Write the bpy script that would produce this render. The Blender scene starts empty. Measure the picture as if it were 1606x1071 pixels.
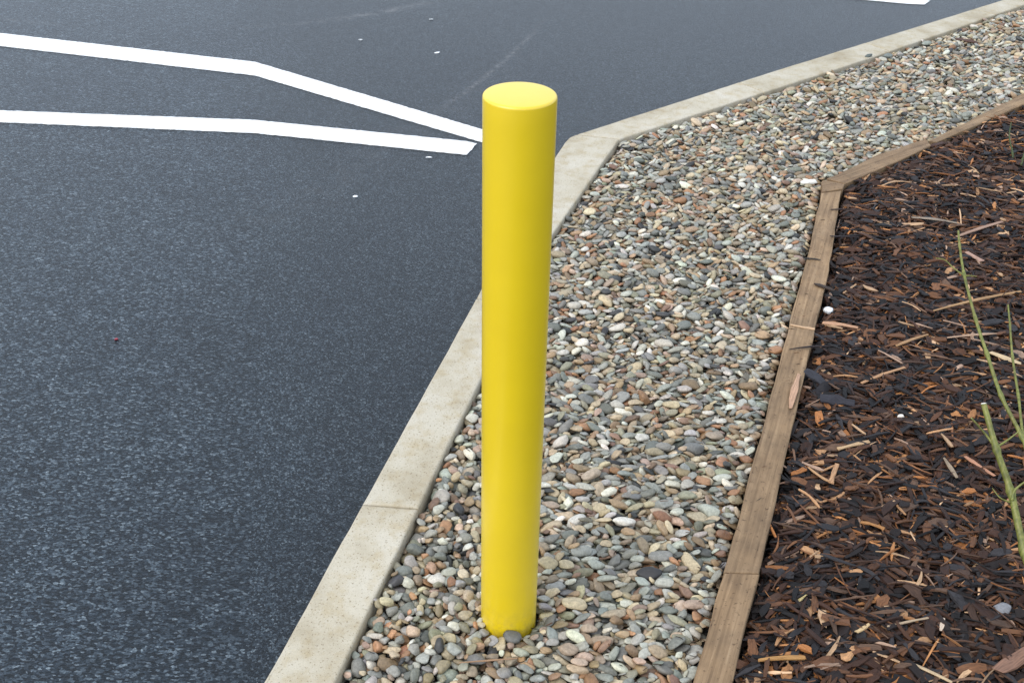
import bpy, bmesh, math
import numpy as np
from mathutils import Vector, Matrix, noise

S = bpy.context.scene
COL = S.collection
rng = np.random.default_rng(7)

# ------------------------------------------------------------------ camera
cd = bpy.data.cameras.new('camera'); cam = bpy.data.objects.new('camera', cd); COL.objects.link(cam)
PITCH, ROLL = 0.5727868, 0.0207442
c_, s_ = math.cos(PITCH), math.sin(PITCH)
F = Vector((0, c_, -s_)); R0 = Vector((1, 0, 0)); U0 = Vector((0, s_, c_))
Rt = R0*math.cos(ROLL) + U0*math.sin(ROLL); Up = -R0*math.sin(ROLL) + U0*math.cos(ROLL)
m = Matrix((Rt, Up, -F)).transposed().to_4x4(); m.translation = Vector((0, 0, 1.7116))
cam.matrix_world = m
cd.sensor_width = 36; cd.lens = 1776.84/1606*36; cd.clip_start = .05; cd.clip_end = 500
S.camera = cam

# ------------------------------------------------------------------ sky, sun, exposure
SUN_EL, SUN_AZ = math.radians(46), math.radians(-128)      # azimuth from +Y towards +X: light from the left
w = bpy.data.worlds.new('World'); S.world = w; w.use_nodes = True
nt = w.node_tree; nt.nodes.clear()
sky = nt.nodes.new('ShaderNodeTexSky'); sky.sky_type = 'NISHITA'; sky.sun_disc = False
sky.sun_elevation = SUN_EL; sky.sun_rotation = SUN_AZ; sky.dust_density = 3.0; sky.air_density = 1.0
hs = nt.nodes.new('ShaderNodeHueSaturation'); hs.inputs['Saturation'].default_value = .5
bg = nt.nodes.new('ShaderNodeBackground'); bg.inputs['Strength'].default_value = .13
wo = nt.nodes.new('ShaderNodeOutputWorld')
nt.links.new(sky.outputs[0], hs.inputs['Color']); 
# a pale cloud layer veils most of the blue
tc = nt.nodes.new('ShaderNodeTexCoord'); cn = nt.nodes.new('ShaderNodeTexNoise'); cn.inputs['Scale'].default_value = 2.2; cn.inputs['Detail'].default_value = 5
cr = nt.nodes.new('ShaderNodeMapRange'); cr.inputs[1].default_value = .3; cr.inputs[2].default_value = .7; cr.inputs[3].default_value = .5; cr.inputs[4].default_value = .8
cm = nt.nodes.new('ShaderNodeMix'); cm.data_type = 'RGBA'; cm.inputs[7].default_value = (6.1, 7.0, 8.3, 1)
nt.links.new(tc.outputs['Generated'], cn.inputs['Vector']); nt.links.new(cn.outputs['Fac'], cr.inputs[0]); nt.links.new(cr.outputs[0], cm.inputs[0])
nt.links.new(hs.outputs[0], cm.inputs[6]); nt.links.new(cm.outputs[2], bg.inputs[0]); nt.links.new(bg.outputs[0], wo.inputs[0])
sl = bpy.data.lights.new('sun', 'SUN'); sun = bpy.data.objects.new('sun', sl); COL.objects.link(sun)
sl.energy = .9; sl.angle = math.radians(40); sl.color = (1, .96, .9)
d = Vector((math.sin(SUN_AZ)*math.cos(SUN_EL), math.cos(SUN_AZ)*math.cos(SUN_EL), math.sin(SUN_EL)))
sun.rotation_euler = d.to_track_quat('Z', 'Y').to_euler()
S.view_settings.view_transform = 'Standard'; S.view_settings.look = 'None'
S.view_settings.gamma = 1; S.view_settings.use_curve_mapping = False
S.view_settings.exposure = 0.72
S.cycles.max_bounces = 6; S.cycles.use_denoising = True

# ------------------------------------------------------------------ helpers
def tag(o, label=None, cat=None, group=None, kind=None):
    if label: o['label'] = label
    if cat: o['category'] = cat
    if group: o['group'] = group
    if kind: o['kind'] = kind
    return o

def link(name, me, mat, parent=None):
    o = bpy.data.objects.new(name, me); COL.objects.link(o)
    if mat: me.materials.append(mat)
    if parent: o.parent = parent
    return o

class NT:
    def __init__(s, name):
        s.m = bpy.data.materials.new(name); s.m.use_nodes = True; s.t = s.m.node_tree
        s.p = s.t.nodes['Principled BSDF']
    def n(s, typ, **kw):
        x = s.t.nodes.new('ShaderNode'+typ)
        for k, v in kw.items():
            if k in x.inputs: x.inputs[k].default_value = v
            else: setattr(x, k, v)
        return x
    def l(s, a, b): s.t.links.new(a, b)
    def ramp(s, fac, stops):
        r = s.n('ValToRGB'); e = r.color_ramp.elements
        while len(e) < len(stops): e.new(.5)
        for i, (p, c) in enumerate(stops):
            e[i].position = p; e[i].color = (*c, 1) if len(c) == 3 else c
        s.l(fac, r.inputs[0]); return r.outputs[0]
    def mix(s, fac, a, b, mode='MIX'):
        x = s.n('Mix', data_type='RGBA', blend_type=mode)
        for v, i in ((fac, 0), (a, 6), (b, 7)):
            if hasattr(v, 'links'): s.l(v, x.inputs[i])
            else: x.inputs[i].default_value = v if i == 0 else (*v, 1)
        return x.outputs[2]
    def math(s, op, a, b=None, c=None, clamp=False):
        x = s.n('Math', operation=op, use_clamp=clamp)
        for v, i in ((a, 0), (b, 1), (c, 2)):
            if v is None: continue
            if hasattr(v, 'links'): s.l(v, x.inputs[i])
            else: x.inputs[i].default_value = v
        return x.outputs[0]
    def noise(s, vec, scale, detail=4, rough=.55, off=0):
        x = s.n('TexNoise', Scale=scale, Detail=detail, Roughness=rough)
        if off:
            a = s.n('VectorMath', operation='ADD'); a.inputs[1].default_value = (off, off*1.7, off*.3)
            s.l(vec, a.inputs[0]); vec = a.outputs[0]
        s.l(vec, x.inputs['Vector']); return x.outputs['Fac']
    def voro(s, vec, scale, out='Color', feat='F1'):
        x = s.n('TexVoronoi', Scale=scale, feature=feat); s.l(vec, x.inputs['Vector']); return x.outputs[out]
    def bump(s, h, strength, dist, normal=None):
        b = s.n('Bump', Strength=strength, Distance=dist); s.l(h, b.inputs['Height'])
        if normal: s.l(normal, b.inputs['Normal'])
        return b.outputs[0]
    def coord(s, which='Object'): return s.n('TexCoord').outputs[which]

# ------------------------------------------------------------------ materials
def m_asphalt():
    N = NT('asphalt'); co = N.coord()
    sp = N.n('SeparateXYZ'); N.l(co, sp.inputs[0]); x, y = sp.outputs[0], sp.outputs[1]
    # rolled lane on the left: the chippings lie stretched along x
    e = N.math('ADD', N.math('MULTIPLY', N.math('SUBTRACT', y, 1.44), .185), .5)
    u = N.math('ADD', x, e)
    uw = N.math('ADD', N.math('MULTIPLY', N.math('MINIMUM', u, 0), .6), N.math('MAXIMUM', u, 0))
    cb = N.n('CombineXYZ'); N.l(uw, cb.inputs[0]); N.l(y, cb.inputs[1]); v = cb.outputs[0]
    sc = N.n('SeparateColor'); N.l(N.voro(v, 225), sc.inputs[0])
    st = N.ramp(sc.outputs[0], [(0, (.001, .0015, .0025)), (.38, (.0035, .006, .009)), (.62, (.013, .019, .026)), (.90, (.042, .055, .067)), (1, (.095, .115, .13))])
    fine = N.noise(v, 420, 3, .7)
    st = N.mix(.75, st, N.ramp(fine, [(.35, (.15, .15, .15)), (.68, (2.3, 2.3, 2.3))]), 'MULTIPLY')
    patch = N.ramp(N.noise(co, 1.1, 5, .6), [(.3, (.82, .84, .88)), (.7, (1.16, 1.15, 1.12))])
    st = N.mix(1, st, patch, 'MULTIPLY')
    mid = N.ramp(N.noise(v, 34, 3, .6, 4), [(.3, (.64, .64, .66)), (.7, (1.36, 1.35, 1.33))])
    st = N.mix(1, st, mid, 'MULTIPLY')
    lane = N.ramp(N.math('ADD', N.math('MULTIPLY', u, .9), N.math('ADD', .5, N.math('MULTIPLY', N.math('SUBTRACT', N.noise(co, 2.3, 4, .6, 9), .5), .8))), [(.2, (1.2, 1.2, 1.2)), (.75, (.72, .72, .72))])
    st = N.mix(1, st, lane, 'MULTIPLY')   # lighter towards the left, darker towards the strip by the kerb
    # dusty scuffs: a tyre arc swinging past the bollard, and a smear far left of it
    def arc(cx, cy, r, wd, y0, y1, amt, sc_):
        dx = N.math('SUBTRACT', x, cx); dy = N.math('SUBTRACT', y, cy)
        dd = N.math('SQRT', N.math('ADD', N.math('MULTIPLY', dx, dx), N.math('MULTIPLY', dy, dy)))
        a = N.math('ABSOLUTE', N.math('SUBTRACT', dd, r))
        a = N.math('SUBTRACT', 1, N.math('DIVIDE', a, wd), clamp=True)
        for q, sg in ((y0, 1), (y1, -1)):
            f = N.math('MULTIPLY', N.math('SUBTRACT', y, q), 3.0*sg, clamp=True); a = N.math('MULTIPLY', a, f)
        br = N.ramp(N.noise(co, sc_, 4, .7), [(.42, (0, 0, 0)), (.66, (1, 1, 1))])
        return N.math('MULTIPLY', N.math('MULTIPLY', a, br), amt)
    a1 = arc(-7.6, 7.94, 8.0, .022, 4.5, 5.95, .34, 34)
    a2 = arc(-7.6, 7.94, 8.03, .16, 3.3, 5.6, .06, 12)
    a3 = arc(-1.9, 7.6, 2.0, .05, 5.6, 6.4, .35, 20)
    tot = N.math('ADD', N.math('ADD', a1, a2), a3, clamp=True)
    st = N.mix(tot, st, (.30, .29, .28))
    N.l(st, N.p.inputs['Base Color'])
    N.p.inputs['Roughness'].default_value = .31; N.p.inputs['Specular IOR Level'].default_value = .36
    h = N.math('ADD', N.math('MULTIPLY', N.voro(v, 250, 'Distance'), -.9), N.math('MULTIPLY', fine, .7))
    h = N.math('ADD', h, N.math('MULTIPLY', sc.outputs[1], .5))
    N.p.inputs['Specular Tint'].default_value = (.90, .97, 1, 1)
    N.l(N.bump(h, .62, .0020), N.p.inputs['Normal'])
    return N.m

def m_paint():
    N = NT('road_paint'); co = N.coord()
    worn = N.ramp(N.noise(co, 240, 3, .7), [(.28, (.55, .55, .55)), (.4, (.95, .95, .95))])
    c = N.mix(1, (.86, .86, .85), worn, 'MULTIPLY')
    c = N.mix(1, c, N.ramp(N.noise(co, 9, 4, .6), [(.3, (.93, .93, .93)), (.7, (1.03, 1.03, 1.03))]), 'MULTIPLY')
    N.l(c, N.p.inputs['Base Color']); N.p.inputs['Roughness'].default_value = .6
    N.l(N.bump(N.noise(co, 190, 3, .7), .4, .002), N.p.inputs['Normal'])
    return N.m

def m_concrete():
    N = NT('kerb_concrete'); co = N.coord()
    oi = N.n('ObjectInfo').outputs['Random']
    off = N.n('VectorMath', operation='ADD'); cb = N.n('CombineXYZ')
    N.l(N.math('MULTIPLY', oi, 37), cb.inputs[0]); N.l(co, off.inputs[0]); N.l(cb.outputs[0], off.inputs[1]); v = off.outputs[0]
    c = N.ramp(N.noise(v, 5, 5, .6), [(.3, (.36, .305, .21)), (.5, (.47, .42, .32)), (.72, (.54, .50, .415))])
    blot = N.ramp(N.noise(v, 22, 4, .65, 3), [(.48, (1, 1, 1)), (.74, (.80, .71, .54))])
    c = N.mix(.8, c, blot, 'MULTIPLY')
    pores = N.ramp(N.noise(v, 210, 2, .6, 7), [(.31, (.36, .30, .21)), (.40, (1, 1, 1))])
    c = N.mix(.75, c, pores, 'MULTIPLY')
    gr = N.ramp(N.noise(v, 500, 2, .6), [(.3, (.9, .9, .9)), (.7, (1.06, 1.06, 1.06))])
    c = N.mix(1, c, gr, 'MULTIPLY')
    tone = N.ramp(oi, [(0, (.96, .95, .93)), (1, (1.05, 1.05, 1.06))])
    c = N.mix(1, c, tone, 'MULTIPLY')
    N.l(c, N.p.inputs['Base Color']); N.p.inputs['Roughness'].default_value = .8
    h = N.math('ADD', N.noise(v, 160, 4, .7), N.math('MULTIPLY', N.noise(v, 18, 3), 2))
    N.l(N.bump(h, .35, .002), N.p.inputs['Normal'])
    return N.m

def m_timber():
    N = NT('weathered_timber'); co = N.coord()
    oi = N.n('ObjectInfo').outputs['Random']
    mp = N.n('Mapping'); mp.inputs['Scale'].default_value = (2.2, 60, 60); N.l(co, mp.inputs['Vector'])
    off = N.n('VectorMath', operation='ADD'); cb = N.n('CombineXYZ')
    N.l(N.math('MULTIPLY', oi, 51), cb.inputs[0]); N.l(N.math('MULTIPLY', oi, 17), cb.inputs[1])
    N.l(mp.outputs[0], off.inputs[0]); N.l(cb.outputs[0], off.inputs[1]); v = off.outputs[0]
    g = N.noise(v, 1.6, 6, .65)
    c = N.ramp(g, [(.25, (.12, .071, .034)), (.45, (.245, .158, .083)), (.6, (.325, .217, .120)), (.8, (.42, .30, .18))])
    blot = N.ramp(N.noise(co, 13, 5, .65, 2), [(.35, (.74, .71, .68)), (.62, (1.08, 1.06, 1.03))])
    c = N.mix(.9, c, blot, 'MULTIPLY')
    sp = N.ramp(N.noise(co, 120, 2, .6, 5), [(.30, (.35, .3, .26)), (.37, (1, 1, 1))])
    c = N.mix(.8, c, sp, 'MULTIPLY')
    grey = N.ramp(N.noise(co, 3.2, 4, .6, 11), [(.42, (0, 0, 0)), (.62, (.8, .8, .8))])
    c = N.mix(grey, c, N.mix(1, c, (.80, .83, .88), 'MULTIPLY'))
    tone = N.ramp(oi, [(0, (.85, .83, .82)), (1, (1.12, 1.1, 1.06))])
    c = N.mix(1, c, tone, 'MULTIPLY')
    N.l(c, N.p.inputs['Base Color']); N.p.inputs['Roughness'].default_value = .75
    N.l(N.bump(N.math('ADD', g, N.math('MULTIPLY', N.noise(co, 300, 2), .3)), .5, .003), N.p.inputs['Normal'])
    return N.m

def attr_col(N, name='tint'):
    a = N.n('Attribute'); a.attribute_name = name; return a.outputs['Color']

def m_pebble():
    N = NT('pebble'); co = N.coord(); a = attr_col(N)
    c = N.mix(.8, a, N.ramp(N.noise(co, 170, 4, .6), [(.3, (.66, .65, .64)), (.7, (1.3, 1.29, 1.27))]), 'MULTIPLY')
    c = N.mix(.5, c, N.ramp(N.noise(co, 900, 2, .6), [(.35, (.7, .7, .7)), (.65, (1.25, 1.25, 1.25))]), 'MULTIPLY')
    N.l(c, N.p.inputs['Base Color']); N.p.inputs['Roughness'].default_value = .52
    N.l(N.bump(N.noise(co, 420, 4, .6), .35, .0016), N.p.inputs['Normal'])
    return N.m

def m_bark():
    N = NT('bark_chip'); co = N.coord('UV'); a = attr_col(N)
    mp = N.n('Mapping'); mp.inputs['Scale'].default_value = (3, 26, 1); N.l(co, mp.inputs['Vector'])
    g = N.noise(mp.outputs[0], 1.0, 5, .65)
    c = N.mix(.9, a, N.ramp(g, [(.3, (.42, .38, .36)), (.5, (1, 1, 1)), (.72, (1.55, 1.5, 1.42))]), 'MULTIPLY')
    N.l(c, N.p.inputs['Base Color']); N.p.inputs['Roughness'].default_value = .62; N.p.inputs['Specular IOR Level'].default_value = .3
    N.l(N.bump(g, .6, .002), N.p.inputs['Normal'])
    return N.m

def m_soil(name, cols, sc):
    N = NT(name); co = N.coord()
    s1 = N.n('SeparateColor'); N.l(N.voro(co, sc), s1.inputs[0])
    c = N.ramp(s1.outputs[0], cols)
    N.l(c, N.p.inputs['Base Color']); N.p.inputs['Roughness'].default_value = .9
    N.l(N.bump(N.voro(co, sc, 'Distance'), 1, .01), N.p.inputs['Normal'])
    return N.m

def m_yellow():
    N = NT('yellow_sleeve'); co = N.coord()
    c = N.mix(1, (.80, .575, .004), N.ramp(N.noise(co, 6, 4, .6), [(.3, (.965, .955, .9)), (.7, (1.02, 1.02, 1.1))]), 'MULTIPLY')
    # splashed grit dulls the lowest few centimetres
    sp = N.n('SeparateXYZ'); N.l(co, sp.inputs[0])
    low = N.math('SUBTRACT', 1, N.math('MULTIPLY', sp.outputs[2], 14), clamp=True)
    dirt = N.math('MULTIPLY', low, N.math('MULTIPLY', N.ramp(N.noise(co, 60, 5, .7), [(.42, (0, 0, 0)), (.66, (1, 1, 1))]), .5))
    c = N.mix(dirt, c, (.38, .27, .07))
    N.l(c, N.p.inputs['Base Color'])
    N.l(N.math('ADD', .36, N.math('MULTIPLY', N.noise(co, 14, 5, .7), .18)), N.p.inputs['Roughness'])
    N.p.inputs['Coat Weight'].default_value = .85; N.p.inputs['Coat Roughness'].default_value = .3; N.p.inputs['Coat IOR'].default_value = 1.55
    h = N.math('ADD', N.math('MULTIPLY', N.noise(co, 9, 3), 1), N.math('MULTIPLY', N.noise(co, 260, 2), .06))
    N.l(N.bump(h, .25, .004), N.p.inputs['Normal'])
    return N.m

def m_stem():
    N = NT('green_stem'); co = N.coord()
    mp = N.n('Mapping'); mp.inputs['Scale'].default_value = (120, 120, 9); N.l(co, mp.inputs['Vector'])
    c = N.ramp(N.noise(mp.outputs[0], 1, 4, .6), [(.3, (.085, .10, .02)), (.55, (.18, .19, .04)), (.75, (.28, .25, .085))])
    c = N.mix(.7, c, N.ramp(N.noise(co, 22, 3, .6), [(.35, (.7, .62, .6)), (.65, (1.15, 1.15, 1.1))]), 'MULTIPLY')
    N.l(c, N.p.inputs['Base Color']); N.p.inputs['Roughness'].default_value = .5
    return N.m

def m_plain(name, col, rough=.6, var=.3, sc=120):
    N = NT(name); co = N.coord()
    c = N.mix(1, col, N.ramp(N.noise(co, sc, 4, .6), [(.3, (1-var,)*3), (.7, (1+var*.6,)*3)]), 'MULTIPLY')
    N.l(c, N.p.inputs['Base Color']); N.p.inputs['Roughness'].default_value = rough
    N.l(N.bump(N.noise(co, sc*2, 3), .4, .001), N.p.inputs['Normal'])
    return N.m

M_ASPH, M_PAINT, M_CONC, M_TIMB, M_PEB, M_BARK = m_asphalt(), m_paint(), m_concrete(), m_timber(), m_pebble(), m_bark()
M_YEL, M_STEM = m_yellow(), m_stem()
M_BED = m_soil('gravel_bed', [(0, (.02, .018, .015)), (.6, (.05, .045, .038)), (1, (.10, .09, .075))], 110)
M_SOIL = m_soil('dark_soil', [(0, (.006, .005, .004)), (.6, (.016, .011, .008)), (1, (.05, .026, .012))], 90)

# ------------------------------------------------------------------ outlines in metres
K_OUT = [(-.452-.125, .92), (-.4527, 1.4325), (-.1186, 2.8157), (-.0232, 3.2366), (.1541, 3.9276)]
K_OUT[0] = (-.4527-.2416*.55, 1.4325-.55)
K_IN = [(-.321-.2368*.55, 1.4359-.55), (-.321, 1.4359), (-.1318, 2.2349), (.1243, 3.2787), (.3949, 4.0798)]
T_L = [(.3528-.351*.5, 1.4492-.5), (.3528, 1.4492), (.4683, 1.7782), (.7311, 2.5727), (.9548, 3.2486), (1.0742, 3.6306), (1.0995, 3.7215)]
T_R = [(.4275-.345*.5, 1.4512-.5), (.4275, 1.4512), (.5413, 1.7804), (.8071, 2.5755), (.9739, 3.0728), (1.1537, 3.6553), (1.1696, 3.7036)]
KX = (.8*1.0, .8*.83)  # direction used to run the far kerb on past the frame
LEG3_OUT = [(.2322, 4.1152), (1.0912, 4.8486), (2.5781, 6.0854), (4.2, 7.434)]
LEG3_IN = [(.3949, 4.0798), (1.0518, 4.6257), (1.5728, 5.0556), (2.6585, 6.0039), (4.3, 7.37)]

def flat(name, pts, z, mat, kind='structure', parent=None, sub=None):
    bm = bmesh.new(); bm.faces.new([bm.verts.new((x, y, z)) for x, y in pts])
    me = bpy.data.meshes.new(name); bm.to_mesh(me); bm.free()
    o = link(name, me, mat, parent)
    if kind: o['kind'] = kind
    return o

ZA = -.085
asph = flat('car_park_asphalt', [(-90, -60), (110, -60), (110, 120), (-90, 120)], ZA-.004, M_ASPH)
asph['label'] = 'dark blue-grey asphalt of the car park'

def line(pts_up, pts_lo, name, label):
    pl = pts_lo + pts_up[::-1]
    bm = bmesh.new(); rr = np.random.default_rng(len(label))
    vs = []
    for i, (x, y) in enumerate(pl):
        vs.append((x, y))
        x2, y2 = pl[(i+1) % len(pl)]; L = math.hypot(x2-x, y2-y); n = int(L/.012)
        for k in range(1, n):
            t = k/n; j = rr.normal(0, .0012)
            vs.append((x+(x2-x)*t - (y2-y)/L*j, y+(y2-y)*t + (x2-x)/L*j))
    f = bm.faces.new([bm.verts.new((x, y, 0)) for x, y in vs])
    r = bmesh.ops.extrude_face_region(bm, geom=[f])
    for e in r['geom']:
        if isinstance(e, bmesh.types.BMVert): e.co.z += .0020
    bmesh.ops.recalc_face_normals(bm, faces=bm.faces)
    me = bpy.data.meshes.new(name); bm.to_mesh(me); bm.free()
    o = link(name, me, M_PAINT, asph); o.location.z = ZA-.003; o['label'] = label
    return o
line([(-4.2, 5.90), (-2.5587, 5.4967), (-1.2304, 5.1555), (-.1388, 4.3913), (-.09, 4.356)],
     [(-4.2, 5.71), (-2.477, 5.306), (-1.1950, 4.975), (-.134, 4.258), (-.105, 4.247)],
     'painted_line', 'upper white parking line with a bend, running behind the bollard')
line([(-4.2, 4.58), (-2.1651, 4.4904), (-1.0867, 4.4435), (-.2, 4.267), (-.1567, 4.245)],
     [(-4.2, 4.455), (-2.1113, 4.365), (-1.0567, 4.306), (-.2732, 4.1480), (-.192, 4.134)],
     'painted_line', 'lower white parking line ending just left of the bollard')
line([(1.3, 6.70), (2.02, 6.52), (2.3053, 6.40)], [(1.3, 6.56), (1.9993, 6.372), (2.1636, 6.3297), (2.2504, 6.3237)],
     'painted_line', 'short end of a white line at the top edge near the far kerb')

# ------------------------------------------------------------------ prisms (kerb stones and timber boards)
def prism(name, plan, z0, z1, mat, axis, bev=.004, jit=.0007, seed=0, seg=2, outer=None, bev2=None):
    """plan polygon (counter-clockwise); origin at its centre, local x along `axis`"""
    ax = Vector((*axis, 0)).normalized(); ang = math.atan2(ax.y, ax.x)
    cx = sum(p[0] for p in plan)/len(plan); cy = sum(p[1] for p in plan)/len(plan)
    ca, sa = math.cos(-ang), math.sin(-ang)
    loc = [((x-cx)*ca-(y-cy)*sa, (x-cx)*sa+(y-cy)*ca) for x, y in plan]
    pts = []
    for i, (x, y) in enumerate(loc):
        x2, y2 = loc[(i+1) % len(loc)]; L = math.hypot(x2-x, y2-y); n = max(1, int(L/.04))
        pts += [(x+(x2-x)*k/n, y+(y2-y)*k/n) for k in range(n)]
    bm = bmesh.new()
    lo = [bm.verts.new((x, y, z0)) for x, y in pts]; hi = [bm.verts.new((x, y, z1)) for x, y in pts]
    bm.faces.new(lo[::-1]); top = bm.faces.new(hi)
    n = len(pts)
    for i in range(n): bm.faces.new([lo[i], lo[(i+1) % n], hi[(i+1) % n], hi[i]])
    bm.normal_update()
    eds = list(top.edges)
    bmesh.ops.bevel(bm, geom=eds, offset=bev, segments=3, profile=.5, affect='EDGES')
    sd = seed*13.7
    for v in bm.verts:
        q = v.co*9 + Vector((sd, sd, 0)); q2 = v.co*60 + Vector((sd, 0, sd))
        v.co += Vector((0, noise.noise(q)*1.6+noise.noise(q2)*.7, noise.noise(q+Vector((5, 5, 5)))*1.2))*jit*1.5
    me = bpy.data.meshes.new(name); bm.to_mesh(me); bm.free()
    for p in me.polygons: p.use_smooth = False
    o = link(name, me, mat); o.location = (cx, cy, 0); o.rotation_euler.z = ang
    return o

def lerp_at_y(poly, y):
    for (x0, y0), (x1, y1) in zip(poly, poly[1:]):
        if y0 <= y <= y1: return x0+(x1-x0)*(y-y0)/(y1-y0)
KZ = .015; GAP = .0015
def leg_a(y0, y1, tilt=-.01):
    """a length of the near kerb between two rows, as a ccw plan"""
    o0, o1 = (lerp_at_y(K_OUT, y0), y0), (lerp_at_y(K_OUT, y1), y1)
    i0, i1 = (lerp_at_y(K_IN, y0+tilt), y0+tilt), (lerp_at_y(K_IN, y1+tilt), y1+tilt)
    return [o0, i0] + [p for p in K_IN if i0[1]+.02 < p[1] < i1[1]-.02] + [i1, o1] + [p for p in K_OUT[::-1] if o0[1]+.02 < p[1] < o1[1]-.02]
GK = 'concrete kerb edging stones round the gravel'
def kerb(plan, axis, label, seed):
    return tag(prism('kerb_stone', plan, -.16, KZ, M_CONC, axis, bev=.006, jit=.0006, seed=seed), label, 'kerb stone', GK)
kerb(leg_a(.95, 1.943-GAP), (.24, .97), 'pale concrete kerb stone nearest the camera, cut off by the bottom of the photo', 1)
kerb(leg_a(1.943+GAP, 2.86-GAP), (.24, .97), 'blotchy beige concrete kerb stone left of the middle of the bollard, beyond the open joint', 2)
kerb(leg_a(2.86+GAP, 3.26-GAP), (.23, .97), 'short kerb stone hidden almost wholly behind the bollard', 3)
y0 = 3.26+GAP
plan = [(lerp_at_y(K_OUT, y0), y0), (lerp_at_y(K_IN, y0), y0), (.1243, 3.2787), (.3949-.001, 4.0798-.003), (.2322-.002, 4.1152-.003), (.205, 4.085), (.187, 4.04), (.1741, 3.995), (.1541, 3.9276)]
kerb(plan, (.24, .97), 'smooth grey corner kerb stone with a rounded outer corner, right of the bollard', 4)
# far leg
def far_pt(poly, t):
    x = t
    for (x0, y0), (x1, y1) in zip(poly, poly[1:]):
        if x0 <= x <= x1: return (x, y0+(y1-y0)*(x-x0)/(x1-x0))
du = Vector((2.3459, 1.9702)).normalized()
cuts = [None, .96, 1.50+.15, 2.36, 3.06, 3.9]
labs = ['pale kerb stone of the far run starting at the mitred corner joint', 'second kerb stone of the far run, counted from the corner',
        'third kerb stone of the far run, with pebbles lying on its inner edge', 'kerb stone of the far run leaving the photo at the top right corner',
        'kerb stone past the right edge of the photo']
nrm = (.07, -.085)
for k in range(5):
    a, b = cuts[k], cuts[k+1]
    if a is None:
        o0, i0 = (.2322+.004, 4.1152+.003), (.3949+.004, 4.0798+.003)
    else:
        o0 = far_pt(LEG3_OUT, a+GAP); i0 = far_pt(LEG3_IN, a+.085+GAP)
    o1 = far_pt(LEG3_OUT, b-GAP); i1 = far_pt(LEG3_IN, b+.085-GAP)
    plan = [o0, i0] + [p for p in LEG3_IN if i0[0]+.03 < p[0] < i1[0]-.03] + [i1, o1] + [p for p in LEG3_OUT[::-1] if o0[0]+.03 < p[0] < o1[0]-.03]
    kerb(plan, du, labs[k], 5+k)

GT = 'timber edging boards between gravel and bark'
TZ = .02
def board(plan, axis, label, seed, z1=TZ, name='timber_board', jit=.0018):
    return tag(prism(name, plan, -.13, z1, M_TIMB, axis, bev=.0035, jit=jit, seed=seed), label, 'edging board', GT)
ya, yb = 1.744, 3.629
board([(lerp_at_y(T_L, .96), .96), (lerp_at_y(T_R, .96), .96), (.4275, 1.4512), (lerp_at_y(T_R, ya), ya), (lerp_at_y(T_L, ya), ya), (.3528, 1.4492)],
      (.345, .94), 'light brown timber board at the bottom of the photo, beside the bark', 1)
board([(lerp_at_y(T_L, ya+.001), ya+.001), (lerp_at_y(T_R, ya+.001), ya+.001), (.5413, 1.7804), (.8071, 2.5755), (.9739, 3.0728), (lerp_at_y(T_R, yb-.002)+.002, yb+.02), (lerp_at_y(T_L, yb-.002), yb-.002),
       (.9548, 3.2486), (.7311, 2.5727), (.4683, 1.7782)], (.33, .94), 'long grey-brown timber board along the gravel, with bark scraps lying across it', 2, z1=TZ-.0015)
tag(prism('timber_peg', [(1.076, 3.632), (1.153, 3.66), (1.170, 3.698), (1.108, 3.728), (1.094, 3.722)], -.13, TZ+.001, M_TIMB, (.9, .4), bev=.003, jit=.0008, seed=8),
    'small dark timber corner peg where the two board runs meet', 'timber peg')
board([(1.1173, 3.7441), (1.1742, 3.7038), (1.3931, 3.8921), (1.588, 4.0670), (1.586, 4.131), (1.5463, 4.1037), (1.367, 3.9726)], (.75, .55), 'short tan timber board running back from the corner peg', 3)
board([(1.592, 4.1132), (1.6206, 4.100), (2.1161, 4.5361), (3.60, 5.842), (3.58, 5.918), (2.1623, 4.6616), (1.6348, 4.1525)], (.76, .65), 'far timber board leaving the photo at the right edge', 4)

# ------------------------------------------------------------------ beds
GRAVEL = [(-.321-.2368*.5, .93)] + K_IN[1:] + LEG3_IN[1:] + [(3.60, 5.93), (2.1623, 4.6616), (1.6348, 4.1525), (1.5463, 4.1037), (1.367, 3.9726), (1.1173, 3.7441)] + T_L[::-1][:-1] + [(lerp_at_y(T_L, .96), .96)]
BARK = [(lerp_at_y(T_R, .96), .96)] + T_R[1:] + [(1.1742, 3.7038), (1.3931, 3.8921), (1.5476, 4.0330), (1.6206, 4.100), (2.1161, 4.5361), (3.60, 5.842), (3.6, .96)]
# soil under everything on the planted side
soil = flat('soil', [(-.45, .5), (-.45, 1.2), (-.1, 2.6), (.3, 4.05), (2.6, 5.97), (4.25, 7.35), (30, 28), (30, -20), (-.45, -20)], -.078, M_SOIL)

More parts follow.
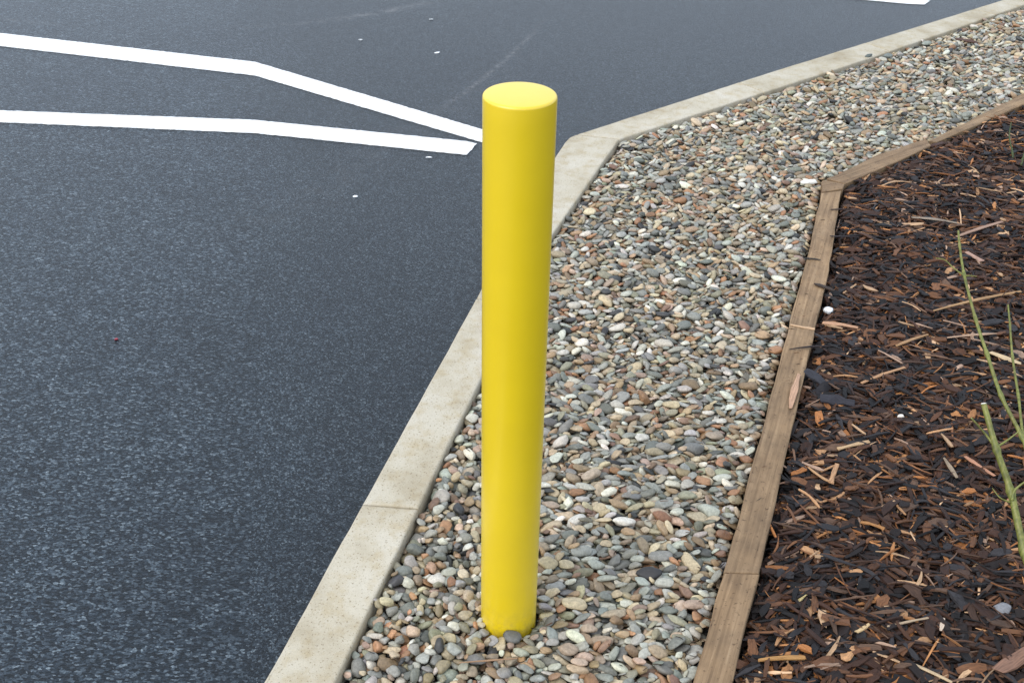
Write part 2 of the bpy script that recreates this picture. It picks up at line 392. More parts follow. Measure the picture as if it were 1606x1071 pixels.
G0x, G0y, CS = -.6, .85, .003
NX, NY = int(4.3/CS), int(6.6/CS)
def raster(poly):
    yy = G0y + (np.arange(NY)+.5)*CS; xx = G0x + (np.arange(NX)+.5)*CS
    M = np.zeros((NY, NX), bool); P = np.array(poly)
    for j, y in enumerate(yy):
        xs = []
        for (x0, y0), (x1, y1) in zip(P, np.roll(P, -1, 0)):
            if (y0 <= y) != (y1 <= y): xs.append(x0+(x1-x0)*(y-y0)/(y1-y0))
        xs.sort()
        for a, b in zip(xs[::2], xs[1::2]): M[j] |= (xx > a) & (xx < b)
    return M
MG, MBk = raster(GRAVEL), raster(BARK)
XX, YY = np.meshgrid(G0x + (np.arange(NX)+.5)*CS, G0y + (np.arange(NY)+.5)*CS)
def snoise(fx, fy, seed, n=5):
    r = np.random.default_rng(seed); o = np.zeros_like(XX)
    for i in range(n):
        a = r.uniform(0, 2*math.pi); f = r.uniform(.6, 1.6)
        o += np.sin((XX*fx*math.cos(a)+YY*fy*math.sin(a))*f*2*math.pi + r.uniform(0, 6.28))
    return o/n
H = np.full((NY, NX), KZ)
H[MG] = (-.034 + .003*snoise(1.5, 1.5, 3))[MG]
MOUND = .013*snoise(1.3, 1.3, 5) + .009*snoise(4, 4, 6)
tr = np.interp(YY[:, 0], [p[1] for p in T_R], [p[0] for p in T_R])[:, None]
MOUND -= .013*np.exp(-np.clip(XX-tr, 0, 1)/.03)*(YY < 3.72)
MOUND += .012*np.clip((YY-3.5)/.25, 0, 1)
MOUND = MOUND.astype(np.float32)
H[MBk] = (-.024 + MOUND)[MBk]
BD = .0567
MB = ((XX)-.0043)**2 + (YY-1.6351)**2 < (BD-.0015)**2
H[MB] = .5

def inview(x, y, mx=.10, my=.10):
    """rough ground wedge the photo sees, grown by a margin in metres"""
    return (y > 1.40-my) & (x < .99 + (y-1.44)*.36 + .06 + mx)

# ------------------------------------------------------------------ gravel: pebbles dropped one by one on a height field
def ico(sub):
    bm = bmesh.new(); bmesh.ops.create_icosphere(bm, subdivisions=sub, radius=1)
    V = np.array([v.co[:] for v in bm.verts]); Fc = np.array([[v.index for v in f.verts] for f in bm.faces]); bm.free(); return V, Fc
def variants(sub, n, seed):
    V, Fc = ico(sub); r = np.random.default_rng(seed); out = []
    for k in range(n):
        P = V.copy(); s = r.uniform(0, 50, 3)
        d = np.array([1 + .26*noise.noise(Vector(v*1.1+s)) + .10*noise.noise(Vector(v*2.6+s)) for v in V])
        P = P*d[:, None]
        for c in range(r.integers(3, 8)):        # worn facets
            nn = r.normal(size=3); nn /= np.linalg.norm(nn); lim = r.uniform(.58, .82)
            t = P@nn; P -= np.where(t > lim, (t-lim)*.8, 0)[:, None]*nn
        out.append(P)
    return out, Fc
V3, F3 = variants(3, 14, 1); V2, F2 = variants(2, 14, 2)

PAL = [((.25, .25, .225), 18), ((.36, .355, .32), 19), ((.15, .15, .135), 9), ((.50, .475, .41), 14), ((.44, .35, .235), 20), ((.34, .235, .14), 12),
       ((.38, .20, .105), 6), ((.23, .14, .095), 4), ((.62, .58, .50), 7), ((.42, .31, .235), 7), ((.05, .05, .05), 4), ((.27, .25, .18), 11), ((.52, .42, .29), 10)]
pw = np.array([q[1] for q in PAL], float); pw /= pw.sum(); pc = np.array([q[0] for q in PAL])

def rotm(yaw, tx, ty):
    cy_, sy_ = math.cos(yaw), math.sin(yaw)
    Rz = np.array([[cy_, -sy_, 0], [sy_, cy_, 0], [0, 0, 1]])
    n = np.array([-tx, -ty, 1.]); n /= np.linalg.norm(n)
    u = np.array([1, 0, -n[0]/n[2]]); u /= np.linalg.norm(u); v = np.cross(n, u)
    return np.column_stack([u, v, n])@Rz

inds = np.argwhere(MG & inview(XX, YY, .45, .35))
verts, faces, tints = [], [], []; vo = 0
placed = 0; target = -.003
MV = MG & inview(XX, YY, .45, .35) & ~MB
NP = 0
while NP < 110000:
    NP += 1
    big = rng.random() < .10
    best = None
    x0y0 = inds[rng.integers(len(inds), size=5)]
    hv = H[x0y0[:, 0], x0y0[:, 1]]
    k = hv.argmin(); j, i = x0y0[k]; x, y = G0x+(i+.5)*CS, G0y+(j+.5)*CS
    right = x > .03 + (y-1.44)*.02
    a = np.clip(rng.lognormal(math.log(.0108), .30), .0055, .020)*(1.12 if big else 1)
    b = a*rng.uniform(.62, .92); c = b*rng.uniform(.45, .8)
    yaw = rng.uniform(0, math.pi)
    if right: a *= 1.28; b *= .92; c *= .9; yaw = rng.normal(0, .5)
    ra = int(a/CS)+1
    if j-ra < 0 or i-ra < 0 or j+ra+1 > NY or i+ra+1 > NX: continue
    # keep clear of kerb and boards
    ca, sa = math.cos(yaw), math.sin(yaw); ok = True
    for qx, qy in ((ca*a, sa*a), (-ca*a, -sa*a), (-sa*b, ca*b), (sa*b, -ca*b)):
        jj, ii = int((y+qy*.85-G0y)/CS), int((x+qx*.85-G0x)/CS)
        if not (0 <= jj < NY and 0 <= ii < NX) or not MG[jj, ii] or MB[jj, ii]: ok = False; break
    if not ok and rng.random() < .97: continue
    sub = H[j-ra:j+ra+1, i-ra:i+ra+1]
    dx = XX[j-ra:j+ra+1, i-ra:i+ra+1]-x; dy = YY[j-ra:j+ra+1, i-ra:i+ra+1]-y
    ex = (dx*ca+dy*sa)/a; ey = (-dx*sa+dy*ca)/b; r2 = ex*ex+ey*ey; ins = r2 < 1
    if ins.sum() < 4: continue
    hh = sub[ins]
    # local slope
    xx_, yy_ = dx[ins], dy[ins]; hm = hh.mean()
    tx = ((hh-hm)*xx_).sum()/((xx_**2).sum()+1e-9); ty = ((hh-hm)*yy_).sum()/((yy_**2).sum()+1e-9)
    tx, ty = np.clip(tx+rng.normal(0, .15), -.6, .6), np.clip(ty+rng.normal(0, .15), -.6, .6)
    prof = c*np.sqrt(1-r2[ins])
    tl = tx*xx_+ty*yy_
    zc = np.percentile(hh - tl + prof, 85)
    if zc > .004 + (.004 if big else 0): 
        if placed > 20000 and rng.random() < .9: continue
        if zc > .010: continue
    newh = zc + tl + prof
    sub[ins] = np.maximum(hh, newh)
    near = y < 2.5 and x < 1.2
    Vb, Fb = (V3, F3) if near else (V2, F2)
    P = Vb[rng.integers(len(Vb))]*np.array([a, b, c])*1.04
    P = P@rotm(yaw, tx, ty).T + np.array([x, y, zc])
    verts.append(P); faces.append(Fb+vo); vo += len(P)
    ccol = pc[rng.choice(len(PAL), p=pw)]*np.array([.99, .99, .95])*rng.uniform(.55, 1.22)*(1+rng.normal(0, .03, 3))
    tints.append(np.tile(np.append(ccol, 1), (len(P), 1)))
    placed += 1
    if placed % 1500 == 0:
        hmn = H[MV].mean()
        if hmn > -.0015: break
print('pebbles', placed, 'mean height', H[MV].mean())

def raw_mesh(name, V, Fl, tint=None, uv=None, smooth=True):
    V = np.ascontiguousarray(V, dtype=np.float32); k = Fl.shape[1]
    me = bpy.data.meshes.new(name)
    me.vertices.add(len(V)); me.vertices.foreach_set('co', V.ravel())
    me.loops.add(Fl.size); me.loops.foreach_set('vertex_index', Fl.astype(np.int32).ravel())
    me.polygons.add(len(Fl)); me.polygons.foreach_set('loop_start', np.arange(0, Fl.size, k, dtype=np.int32))
    me.update(calc_edges=True)
    me.polygons.foreach_set('use_smooth', np.full(len(Fl), smooth))
    if tint is not None:
        a = me.attributes.new('tint', 'FLOAT_COLOR', 'POINT'); a.data.foreach_set('color', np.ascontiguousarray(tint, dtype=np.float32).ravel())
    if uv is not None:
        u = me.uv_layers.new(name='UVMap'); u.data.foreach_set('uv', np.ascontiguousarray(uv, dtype=np.float32).ravel())
    me.validate(); return me
g = link('gravel', raw_mesh('gravel', np.concatenate(verts), np.concatenate(faces), np.concatenate(tints)), M_PEB)
tag(g, 'rounded grey, tan and brown pebbles filling the strip between the kerb and the timber boards', 'gravel', kind='stuff')
bed = flat('gravel_bed', [(x, y) for x, y in GRAVEL], -.038, M_BED)

# ------------------------------------------------------------------ bark mulch
NSEG = 4
def chip(p0, p1, wd, th, r, bend=.06, twist=.3, taper=.5):
    """a split sliver: cross-section of 4 corners along NSEG+1 rings -> verts (4*(n+1)), quads, uv per loop"""
    p0, p1 = np.array(p0, float), np.array(p1, float); ax = p1-p0; L = np.linalg.norm(ax); ax /= L
    up = np.array([0, 0, 1.]); side = np.cross(up, ax); side /= np.linalg.norm(side)+1e-9; upn = np.cross(ax, side)
    roll = r.normal(0, twist); b1, b2 = r.normal(0, bend, 2)*L; rings = []
    for k in range(NSEG+1):
        t = k/NSEG; q = p0+ax*L*t + (side*b1 + upn*abs(b2)*.6)*math.sin(math.pi*t)
        e = 1-taper*abs(2*t-1)**2*r.uniform(.4, 1.2); e = max(e, .15)
        wk = wd*.5*e*r.uniform(.65, 1.25); tk = th*.5*(.5+.5*e)*r.uniform(.75, 1.2)
        a = roll + r.normal(0, .10)
        s = side*math.cos(a)+upn*math.sin(a); u = -side*math.sin(a)+upn*math.cos(a)
        skew = r.normal(0, .3)*wd
        rings += [q+s*wk+u*tk, q-s*wk*.9+u*tk+ax*skew*.3, q-s*wk-u*tk+ax*skew, q+s*wk*.9-u*tk]
    return np.array(rings), L
CQ = []; CU = []
for k in range(NSEG):
    for c in range(4):
        d = (c+1) % 4
        CQ.append([4*k+c, 4*k+d, 4*k+4+d, 4*k+4+c]); CU.append([(k/NSEG, c/4), (k/NSEG, (c+1)/4), ((k+1)/NSEG, (c+1)/4), ((k+1)/NSEG, c/4)])
CQ.append([3, 2, 1, 0]); CU.append([(0, 0)]*4)
n4 = 4*NSEG; CQ.append([n4, n4+1, n4+2, n4+3]); CU.append([(1, .5)]*4)
CQ = np.array(CQ)[:, ::-1]; CU = np.array(CU, float)[:, ::-1]

DARK = np.array([(.005, .004, .004), (.010, .006, .005), (.024, .011, .007), (.018, .016, .017), (.036, .015, .008)])
MID = np.array([(.095, .040, .018), (.135, .060, .028), (.065, .033, .020), (.12, .068, .042), (.16, .070, .030)])
TAN = np.array([(.40, .18, .065), (.46, .25, .12), (.55, .35, .20), (.33, .13, .04), (.40, .26, .18)])
def h_at(x, y):
    j, i = int((y-G0y)/CS), int((x-G0x)/CS)
    return H[j, i] if 0 <= j < NY and 0 <= i < NX else -.03
bi = np.argwhere(MBk & inview(XX, YY, .5, .35))
inn = inview(XX, YY, .12, .1)
bv, bf, bt, bu = [], [], [], []; vo = 0
def add_chip(P, tint):
    global vo
    bv.append(P); bf.append(CQ+vo); vo += len(P); bt.append(np.tile((*tint, 1), (len(P), 1)))
    bu.append((CU*np.array([1, 1]) + rng.uniform(0, 40, 2)).reshape(-1, 2))
NB = 68000; CL = snoise(2.6, 2.6, 21)+.7*snoise(7, 7, 22)
for it in range(NB):
    q = bi[rng.integers(len(bi), size=4)]
    if it % 3 == 0: j, i = q[0]
    else: j, i = q[(H[q[:, 0], q[:, 1]]-MOUND[q[:, 0], q[:, 1]]).argmin()]
    if not inn[j, i] and rng.random() < .45: continue
    x, y = G0x+(i+.5)*CS, G0y+(j+.5)*CS
    late = it/NB
    kind = rng.random()
    if kind < .27:   L, wd, th = rng.uniform(.018, .058), rng.uniform(.009, .026), rng.uniform(.002, .006)      # flakes
    elif kind < .76: L, wd, th = rng.uniform(.022, .080), rng.uniform(.0028, .0110), rng.uniform(.0014, .004)    # slivers
    elif kind < .96: L, wd, th = rng.uniform(.008, .026), rng.uniform(.0010, .0028), rng.uniform(.0008, .0018)   # shreds
    else:            L, wd, th = rng.uniform(.06, .13), rng.uniform(.0025, .0080), rng.uniform(.0015, .003)    # long strips
    yaw = rng.normal(0, .75) if rng.random() < .72 else rng.uniform(0, math.pi)
    ca, sa = math.cos(yaw), math.sin(yaw)
    ts = np.linspace(-.5, .5, 7)
    hx = [h_at(x+ca*L*t, y+sa*L*t) for t in ts]
    if hx[0] > .012 or hx[-1] > .012:
        if rng.random() < (.99 if x < 1.15 and L > .05 else .90): continue
    zA, zB = max(hx[:3]), max(hx[4:]); zm = hx[3]
    if abs(zA-zB) > .8*L: continue
    lift = max(0, zm-(zA+zB)/2)*.7 + th*.35
    zA += lift; zB += lift
    if max(zA, zB) > .035: continue
    P, _ = chip((x-ca*L/2, y-sa*L/2, zA), (x+ca*L/2, y+sa*L/2, zB), wd, th, rng, bend=.05, twist=.55 if wd < .006 else .3)
    t = rng.random() + .11*CL[j, i]
    if wd > .0065: col = DARK[rng.integers(5)]*rng.uniform(.8, 1.7) if t < .68 else (MID if t < .93 else TAN)[rng.integers(5)]*rng.uniform(.6, 1.1)
    elif t < .44: col = DARK[rng.integers(5)]*rng.uniform(.7, 1.6)
    elif t < .84: col = MID[rng.integers(5)]*rng.uniform(.6, 1.6)
    else: col = TAN[rng.integers(5)]*rng.uniform(.55, 1.45)
    add_chip(P, col)
    # raise the field under the chip
    for t in np.linspace(-.45, .45, max(3, int(L/CS))):
        px, py, pz = x+ca*L*t, y+sa*L*t, zA+(zB-zA)*(t+.5)+th*.5
        for s in ((0,) if wd < .005 else (-.35, 0, .35)):
            jj, ii = int((py+ca*wd*s-G0y)/CS), int((px-sa*wd*s-G0x)/CS)
            if 0 <= jj < NY and 0 <= ii < NX and H[jj, ii] < pz: H[jj, ii] = pz
mv = MBk & inn
print('chips', len(bv), 'mean', H[mv].mean(), H[mv].std())
# shreds blown over the gravel edge and the boards
for it in range(520):
    q = rng.random(); y = rng.uniform(1.2, 3.6); x = lerp_at_y(T_L, y) + (rng.normal(-.02, .05) if it % 2 else -rng.uniform(.05, .7))
    if it % 4 == 0: x, y = x+.9, y+1.1
    if not MG[int((y-G0y)/CS), int((x-G0x)/CS)] and it % 2 == 0: continue
    z = max(h_at(x, y), -.01)+.0025; L = rng.uniform(.006, .022); a = rng.normal(0, .7)
    P, _ = chip((x-math.cos(a)*L/2, y-math.sin(a)*L/2, z), (x+math.cos(a)*L/2, y+math.sin(a)*L/2, z), rng.uniform(.0008, .002), .001, rng)
    add_chip(P, (MID if q < .6 else DARK)[rng.integers(5)])
b = link('bark_mulch', raw_mesh('bark_mulch', np.concatenate(bv), np.concatenate(bf), np.concatenate(bt), np.concatenate(bu), smooth=False), M_BARK)
tag(b, 'damp dark brown shredded bark mulch right of the timber boards', 'bark mulch', kind='stuff')

# ------------------------------------------------------------------ bollard
def lathe(name, prof, seg, mat):
    bm = bmesh.new(); rings = []
    for r, z in prof:
        if r == 0: rings.append([bm.verts.new((0, 0, z))])
        else: rings.append([bm.verts.new((r*math.cos(2*math.pi*k/seg), r*math.sin(2*math.pi*k/seg), z)) for k in range(seg)])
    for A, B in zip(rings, rings[1:]):
        for k in range(seg):
            l = (k+1) % seg
            if len(A) == 1: bm.faces.new([A[0], B[k], B[l]])
            elif len(B) == 1: bm.faces.new([A[k], A[l], B[0]])
            else: bm.faces.new([A[k], A[l], B[l], B[k]])
    bmesh.ops.recalc_face_normals(bm, faces=bm.faces)
    me = bpy.data.meshes.new(name); bm.to_mesh(me); bm.free()
    for p in me.polygons: p.use_smooth = True
    return link(name, me, mat)
r = BD; Ht = 1.1
prof = [(r*.985, -.12), (r*.985, 0)] + [(r*(.985+.015*t), t*Ht*.99) for t in np.linspace(.05, .98, 30)]
prof += [(r-.0045*(1-math.cos(a)), Ht-.0045+.0045*math.sin(a)) for a in np.linspace(0, math.pi/2, 7)]
prof += [(r*.8, Ht+.0006), (r*.5, Ht+.0011), (r*.2, Ht+.0013), (0, Ht+.0013)]
bo = lathe('bollard', prof, 96, M_YEL); bo.location = (.0043, 1.6351, 0)
tag(bo, 'smooth bright yellow cylindrical bollard standing in the pebbles between the kerb and the boards', 'bollard')

# ------------------------------------------------------------------ pruned shrub
shrub = bpy.data.objects.new('pruned_shrub', None); COL.objects.link(shrub); shrub.location = (1.13, 1.56, -.03)
tag(shrub, 'bare green stems of a cut-back shrub rising from the bark at the right edge', 'shrub')
def catmull(P, n):
    P = [P[0]*2-P[1]] + P + [P[-1]*2-P[-2]]; out = []
    for k in range(1, len(P)-2):
        for i in range(n):
            t = i/n; a, b, c, d = P[k-1:k+3]
            out.append(.5*((2*b)+(c-a)*t+(2*a-5*b+4*c-d)*t*t+(3*b-a-3*c+d)*t**3))
    return out+[P[-2]]
def tube(name, pts, r0, r1, parent, mat=None, knob=True, seed=0, seg=12):
    P = catmull([Vector(p) for p in pts], 7); bm = bmesh.new(); rings = []; rr = np.random.default_rng(seed)
    n = len(P)
    for i, q in enumerate(P):
        tn = (P[min(i+1, n-1)]-P[max(i-1, 0)]).normalized(); s = tn.orthogonal().normalized(); u = tn.cross(s)
        # stable frame
        s = Vector((1, 0, 0)) - tn*tn.x; s.normalize(); u = tn.cross(s)
        rad = r0+(r1-r0)*i/(n-1)
        if knob and i % 7 == 0 and 0 < i < n-1: rad *= 1.45
        rad *= rr.uniform(.95, 1.05)
        rings.append([bm.verts.new(q + (s*math.cos(2*math.pi*k/seg)+u*math.sin(2*math.pi*k/seg))*rad) for k in range(seg)])
    for A, B in zip(rings, rings[1:]):
        for k in range(seg): bm.faces.new([A[k], A[(k+1) % seg], B[(k+1) % seg], B[k]])
    bm.faces.new(rings[0][::-1]); bm.faces.new(rings[-1])
    bmesh.ops.recalc_face_normals(bm, faces=bm.faces)
    me = bpy.data.meshes.new(name); bm.to_mesh(me); bm.free()
    for p in me.polygons: p.use_smooth = len(p.vertices) == 4
    o = bpy.data.objects.new(name, me); me.materials.append(mat or M_STEM); COL.objects.link(o)
    if parent:
        o.parent = parent
        off = Vector(shrub.location)
        for v in me.vertices: v.co -= off
    return o, P
st, P = tube('stem', [(1.0826, 1.4891, -.04), (1.0539, 1.5682, .06), (1.0335, 1.6919, .15), (1.0236, 1.789, .22), (1.0006, 1.8482, .28), (.9852, 1.9232, .34)], .0092, .0056, shrub, seed=1)
st['label'] = 'thick green stem sawn off at the top'
M_CUT = m_plain('cut_wood', (.78, .76, .68), .7, .15)
dirn = (P[-1]-P[-3]).normalized()
bm = bmesh.new(); bmesh.ops.create_cone(bm, cap_ends=True, segments=20, radius1=.0058, radius2=.0052, depth=.002)
bm.transform(Matrix.Translation(P[-1]+dirn*.0011-Vector(shrub.location))@(dirn+Vector((.15, -.1, 0))).to_track_quat('Z', 'Y').to_matrix().to_4x4())
me = bpy.data.meshes.new('cut_end'); bm.to_mesh(me); bm.free(); link('cut_end', me, M_CUT, st)
for nm, pts, a, b_ in (('side_shoot', [(.9985, 1.8525, .283), (.9813, 1.8751, .300), (.9497, 1.8888, .330)], .0032, .0016),
                       ('side_shoot', [(1.0043, 1.8589, .278), (1.0275, 1.8681, .29), (1.0512, 1.8752, .31)], .0026, .0012),
                       ('side_shoot', [(1.0205, 1.768, .213), (1.0273, 1.7813, .23), (1.0513, 1.7902, .25)], .0032, .0018),
                       ('side_shoot', [(1.0175, 1.768, .208), (.9909, 1.7624, .225), (.979, 1.7798, .235)], .0020, .0008)):
    tube(nm, pts, a, b_, shrub, knob=False, seed=3)
s1, _ = tube('stem', [(1.14, 1.56, -.04), (1.185, 1.80, .03), (1.1927, 1.9574, .10), (1.1593, 2.052, .16), (1.1233, 2.128, .22), (1.1117, 2.2243, .27), (1.1056, 2.3155, .31), (1.108, 2.4436, .36), (1.1118, 2.5183, .40), (1.1171, 2.5593, .42)], .0058, .0024, shrub, seed=4)
s1['label'] = 'longest thin green stem'
tube('side_shoot', [(1.108, 2.437, .358), (1.0833, 2.4567, .37), (1.0628, 2.4676, .385), (1.0396, 2.4673, .39)], .0018, .0011, shrub, knob=False)
tube('side_shoot', [(1.107, 2.44, .357), (1.1175, 2.425, .366), (1.124, 2.409, .373)], .0019, .0009, shrub, knob=False)
s3, _ = tube('stem', [(1.16, 1.57, -.04), (1.195, 1.76, .02), (1.174, 1.8946, .08), (1.1609, 2.0298, .15), (1.1789, 2.158, .20), (1.1916, 2.2589, .24), (1.2038, 2.3386, .28), (1.208, 2.3847, .31)], .0042, .0020, shrub, seed=6)
s3['label'] = 'short thin green stem furthest right'

seedling = bpy.data.objects.new('sprig', None); COL.objects.link(seedling); seedling.location = (1.87, 3.93, -.02)
tag(seedling, 'tiny dull green sprig in the bark near the far board', 'sprig')
M_SPRIG = m_plain('dull_green', (.05, .07, .02), .6, .3)
for k, pts in enumerate(([(1.8741, 3.9492, -.03), (1.8679, 3.9872, .03), (1.8549, 4.02, .08), (1.8686, 4.0666, .12)], [(1.868, 3.92, -.03), (1.8629, 3.8818, .03), (1.8778, 3.9183, .06)],
                         [(1.87, 3.95, -.03), (1.91, 3.97, .03), (1.94, 3.99, .07)])):
    o, _ = tube('stem', pts, .004, .0018, None, M_SPRIG, seed=k)
    o.parent = seedling
    for v in o.data.vertices: v.co -= seedling.location

# ------------------------------------------------------------------ single chips, scraps and stones that stand out
def sliver(name, p0, p1, wd, th, col, label, cat, group=None, lift=.002, bend=.04, seed=0, z=None, rough=None, twist=.15, taper=.5):
    """a loose piece resting on whatever is under it"""
    r = np.random.default_rng(seed+int(abs(p0[0])*1000))
    ts = np.linspace(0, 1, 9); hs = np.array([h_at(p0[0]+(p1[0]-p0[0])*t, p0[1]+(p1[1]-p0[1])*t) for t in ts])
    za, zb = (max(hs[:4].max(), hs[4]-.004), max(hs[5:].max(), hs[4]-.004)) if z is None else z
    mid = (np.array(p0)+np.array(p1))/2
    P, L = chip((p0[0]-mid[0], p0[1]-mid[1], za+lift+th/2), (p1[0]-mid[0], p1[1]-mid[1], zb+lift+th/2), wd, th, r, bend=bend, twist=twist, taper=taper)
    zz = P[:, 2].mean(); P[:, 2] -= zz
    me = raw_mesh(name, P, CQ, np.tile((*col, 1), (len(P), 1)), (CU+r.uniform(0, 30, 2)).reshape(-1, 2), smooth=False)
    o = link(name, me, M_BARK); o.location = (mid[0], mid[1], zz)
    bv_ = o.modifiers.new('bevel', 'BEVEL'); bv_.width = min(wd, th)*.2; bv_.segments = 1
    return tag(o, label, cat, group)
GC = 'loose bark chips lying on the timber board'
sliver('bark_chip', (.789, 2.7421), (.8551, 2.7209), .010, .002, (.52, .34, .20), 'pale cream chip lying straight across the timber board', 'bark chip', GC, z=(.0185, .0185), lift=.0003, bend=.01, taper=.15)
sliver('bark_chip', (.762, 2.610), (.884, 2.631), .007, .003, (.022, .014, .014), 'thin black strip of bark lying across the timber board below the pale chip', 'bark chip', GC, z=(.0195, .0195), lift=.001, bend=.03)
sliver('bark_chip', (.7626, 2.4853), (.7112, 2.3348), .018, .006, (.46, .28, .18), 'long pinkish tan chip on the bark side edge of the timber board', 'bark chip', GC, z=(.0195, .0195), lift=.001, bend=.03, taper=.35)
sliver('bark_chip', (1.072, 3.487), (1.14, 3.489), .006, .003, (.03, .018, .015), 'small dark chip across the board close to the corner peg', 'bark chip', GC, z=(.0195, .0195), lift=.001)
sliver('bark_chip', (1.025, 3.288), (1.12, 3.290), .008, .003, (.022, .015, .016), 'black pointed chip poking onto the board from the bark, upper middle', 'bark chip', GC, z=(.021, .018), lift=.001)
sliver('bark_chip', (.905, 3.137), (.960, 3.128), .007, .003, (.03, .024, .018), 'small dark crumb on the board between the two black chips', 'bark chip', GC, z=(.0195, .0195), lift=.001)
sliver('bark_chip', (.905, 2.975), (.960, 2.935), .016, .005, (.035, .022, .015), 'ragged dark flake at the board edge above the white stone', 'bark chip', GC, z=(.0195, .019), lift=.001)
sliver('bark_chip', (.785, 2.515), (.835, 2.468), .026, .008, (.030, .030, .037), 'bulky slate-black flake of bark against the board beside the tan chip', 'bark chip', GC, z=(.012, -.006), lift=.001, bend=.02, twist=.5, taper=.2)
sliver('bark_chip', (.80, 2.44), (.868, 2.485), .026, .008, (.014, .012, .014), 'black flake of bark leaning under the slate-black one', 'bark chip', None, z=(-.012, .004), lift=.001, twist=.5, taper=.3)
sliver('bark_chip', (.80, 2.40), (.885, 2.375), .030, .007, (.026, .024, .030), 'broad black flake in the bark level with the lower end of the tan chip', 'bark chip', None, lift=.002, twist=.4, taper=.3)
sliver('bark_chip', (1.555, 4.065), (1.645, 4.10), .022, .010, (.055, .026, .018), 'brown bark scrap filling the gap between the two far boards', 'bark chip', GC, z=(.006, .010), lift=.001)
GM = 'large pale chips on top of the bark mulch'
for args in [
    ((.7958, 2.1788), (.8831, 2.2169), .012, .004, (.56, .37, .20), 'light cream chip above the V-shaped pair near the board'),
    ((.7137, 2.1128), (.7531, 2.0578), .014, .005, (.52, .30, .15), 'left arm of the tan V-shaped pair of chips near the board'),
    ((.7531, 2.0578), (.7839, 2.1271), .016, .005, (.48, .27, .14), 'right arm of the tan V-shaped pair of chips near the board'),
    ((.9439, 1.4956), (1.0534, 1.5737), .026, .006, (.24, .13, .085), 'big brown slab of bark in the bottom right corner'),
    ((.7907, 1.5103), (.8533, 1.4732), .010, .004, (.62, .46, .28), 'cream splinter at the bottom edge of the bark'),
    ((.4895, 1.5134), (.5839, 1.5271), .011, .005, (.46, .24, .08), 'orange chip beside the board in the bottom corner of the bark'),
    ((.7961, 1.9416), (.8439, 1.9155), .011, .004, (.42, .20, .07), 'orange chip in the middle of the near bark'),
    ((1.0547, 2.1725), (1.0597, 2.0909), .009, .004, (.33, .25, .17), 'grey-tan splinter left of the thick sawn stem'),
    ((1.1016, 2.1642), (1.1531, 2.0986), .012, .004, (.50, .25, .15), 'pink-orange splinter just left of the thick stem'),
    ((.8882, 1.6419), (.8718, 1.6055), .010, .004, (.66, .52, .40), 'short whitish chip standing near the grey stone'),
    ((.7647, 1.6076), (.857, 1.6376), .007, .003, (.50, .37, .24), 'slim cream splinter left of the short whitish chip'),
    ((.6973, 1.594), (.7307, 1.6152), .011, .004, (.62, .44, .23), 'small bright yellow-tan chip in the near bark'),
    ((1.3215, 2.6249), (1.3829, 2.5707), .016, .004, (.62, .46, .27), 'light chip leaning between the two thin stems'),
    ((1.2286, 2.7061), (1.3715, 2.7283), .012, .004, (.50, .33, .22), 'long tan chip crossing behind the longest stem'),
    ((1.0104, 2.6292), (1.0641, 2.5682), .011, .004, (.42, .28, .20), 'dull tan chip halfway between board and stems'),
    ((.929, 2.4786), (1.065, 2.5528), .009, .004, (.48, .27, .14), 'long orange splinter right of the black bark lump'),
    ((1.2276, 2.8405), (1.5341, 2.9744), .009, .004, (.42, .25, .12), 'very long orange strip running to the right edge behind the stems'),
    ((1.3432, 3.47), (1.4875, 3.4339), .016, .005, (.32, .26, .20), 'weathered grey twig piece near the tip of the longest stem'),
    ((1.4591, 3.3448), (1.6496, 3.4554), .014, .004, (.38, .24, .17), 'long pinkish strip right of the tip of the longest stem'),
    ((1.4532, 3.2298), (1.4835, 3.1676), .018, .004, (.44, .27, .20), 'broad pink chip just right of the longest stem'),
    ((1.0729, 2.6639), (1.18, 2.7243), .012, .004, (.40, .23, .11), 'brown-orange chip between the white stone and the longest stem'),
    ((.8937, 2.7815), (.9889, 2.7576), .014, .004, (.52, .30, .18), 'pale orange chip just below the white stone'),
    ((.5988, 1.6761), (.6184, 1.6946), .009, .003, (.60, .48, .22), 'tiny yellow chip beside the near board'),
]:
    p0, p1, wd, th, col, lab = args
    sliver('bark_chip', p0, p1, wd, th, tuple(c*.85 for c in col), lab, 'bark chip', GM, lift=-.0005, bend=.025, twist=.35, taper=.35)
sliver('dead_twig', (-.0888, 1.4918), (.024, 1.5058), .0032, .003, (.36, .22, .13), 'thin brown twig lying on the pebbles in front of the bollard', 'twig', bend=.02, lift=.0005)
sliver('dead_leaf', (2.1212, 5.4396), (2.2019, 5.3577), .035, .004, (.075, .035, .022), 'dark brown curled scrap on the far pebbles near the kerb', 'leaf', bend=.1, lift=.002)

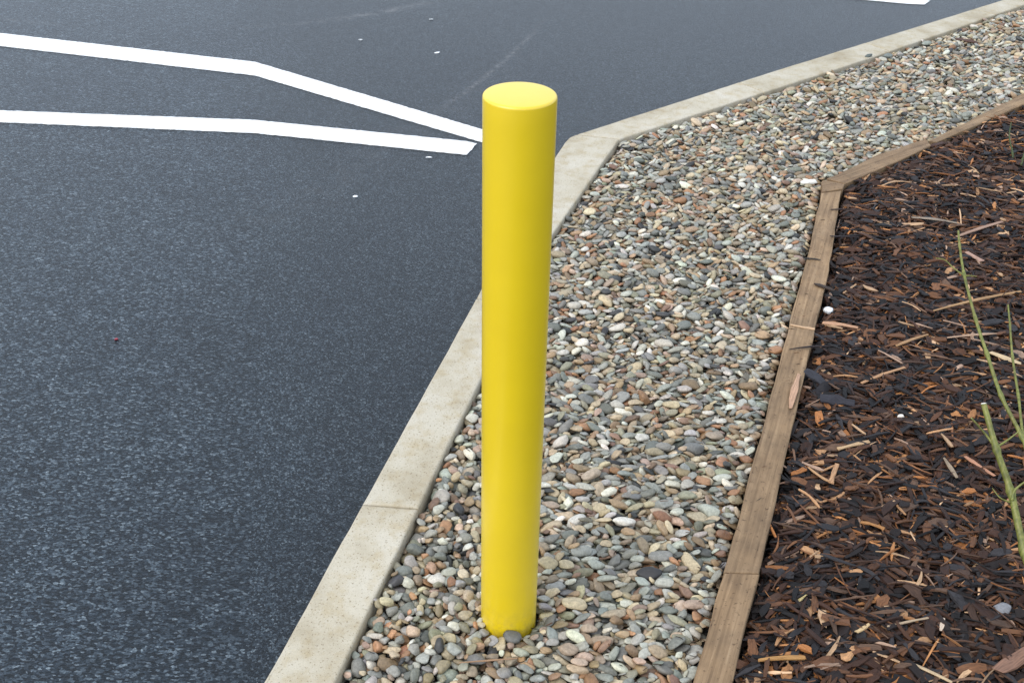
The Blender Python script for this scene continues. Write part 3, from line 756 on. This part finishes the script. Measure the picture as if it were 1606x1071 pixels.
def stone(name, x, y, z, a, b, c, yaw, col, label, cat, group=None, rough=.55, k=0):
    P = V3[k]*np.array([a, b, c]); me = raw_mesh(name, P, F3, np.tile((*col, 1), (len(P), 1)))
    o = link(name, me, M_PEB); o.location = (x, y, z+c*.75); o.rotation_euler = (.1, -.08, yaw); return tag(o, label, cat, group)
stone('stone', .9300, 2.8645, h_at(.93, 2.8645), .016, .013, .012, .3, (.88, .90, .92), 'bright white stone in the bark against the timber board', 'stone')
stone('stone', 1.022, 1.672, h_at(1.022, 1.672)-.009, .020, .017, .013, .6, (.20, .20, .21), 'rough grey stone in the bark near the bottom right corner', 'stone', k=3)
stone('stone', .9939, 2.3336, h_at(.9939, 2.3336), .009, .007, .007, 0, (.78, .70, .62), 'small pale stone in the middle of the bark', 'stone', k=5)
stone('stone', 1.6109, 5.1078, KZ-.001, .018, .012, .009, .2, (.10, .12, .11), 'dark pebble lying on the inner edge of the far kerb', 'stone', k=2)
stone('stone', 1.7058, 5.1227, KZ-.006, .026, .014, .010, .4, (.16, .18, .165), 'larger grey-green pebble against the inner edge of the far kerb', 'stone', k=6)
stone('stone', 1.050, 3.727, .004, .030, .012, .010, .1, (.80, .78, .72), 'white flat pebble on the gravel beside the corner peg', 'stone', k=7)
GF = 'white crumbs scattered on the asphalt'
for x, y, a, b_, lab in [(-.3919, 5.3455, .020, .011, 'brightest white crumb on the asphalt above the bollard top, to its left'), (-.4569, 5.8694, .016, .009, 'faint white crumb on the asphalt nearest the top edge'),
                    (-.7819, 5.5136, .017, .010, 'dull grey crumb on the asphalt above the bend of the upper line'), (-.3408, 4.1022, .019, .006, 'white crumb directly below the tip of the lower white line'),
                    (-.5809, 3.7408, .014, .008, 'white crumb alone on the asphalt left of the upper bollard')]:
    o = stone('paint_crumb', x, y, ZA-.005, a*.72, b_*.8, .003, rng.uniform(-.3, .5), (.80, .82, .84) if 'dull' not in lab and 'faint' not in lab else (.38, .40, .41), lab, 'crumb', GF, k=int(a*1000) % 9)
o = stone('stone', -1.1501, 2.7572, ZA-.005, .006, .004, .004, 0, (.30, .03, .05), 'tiny red speck of grit on the left asphalt', 'stone', k=1)
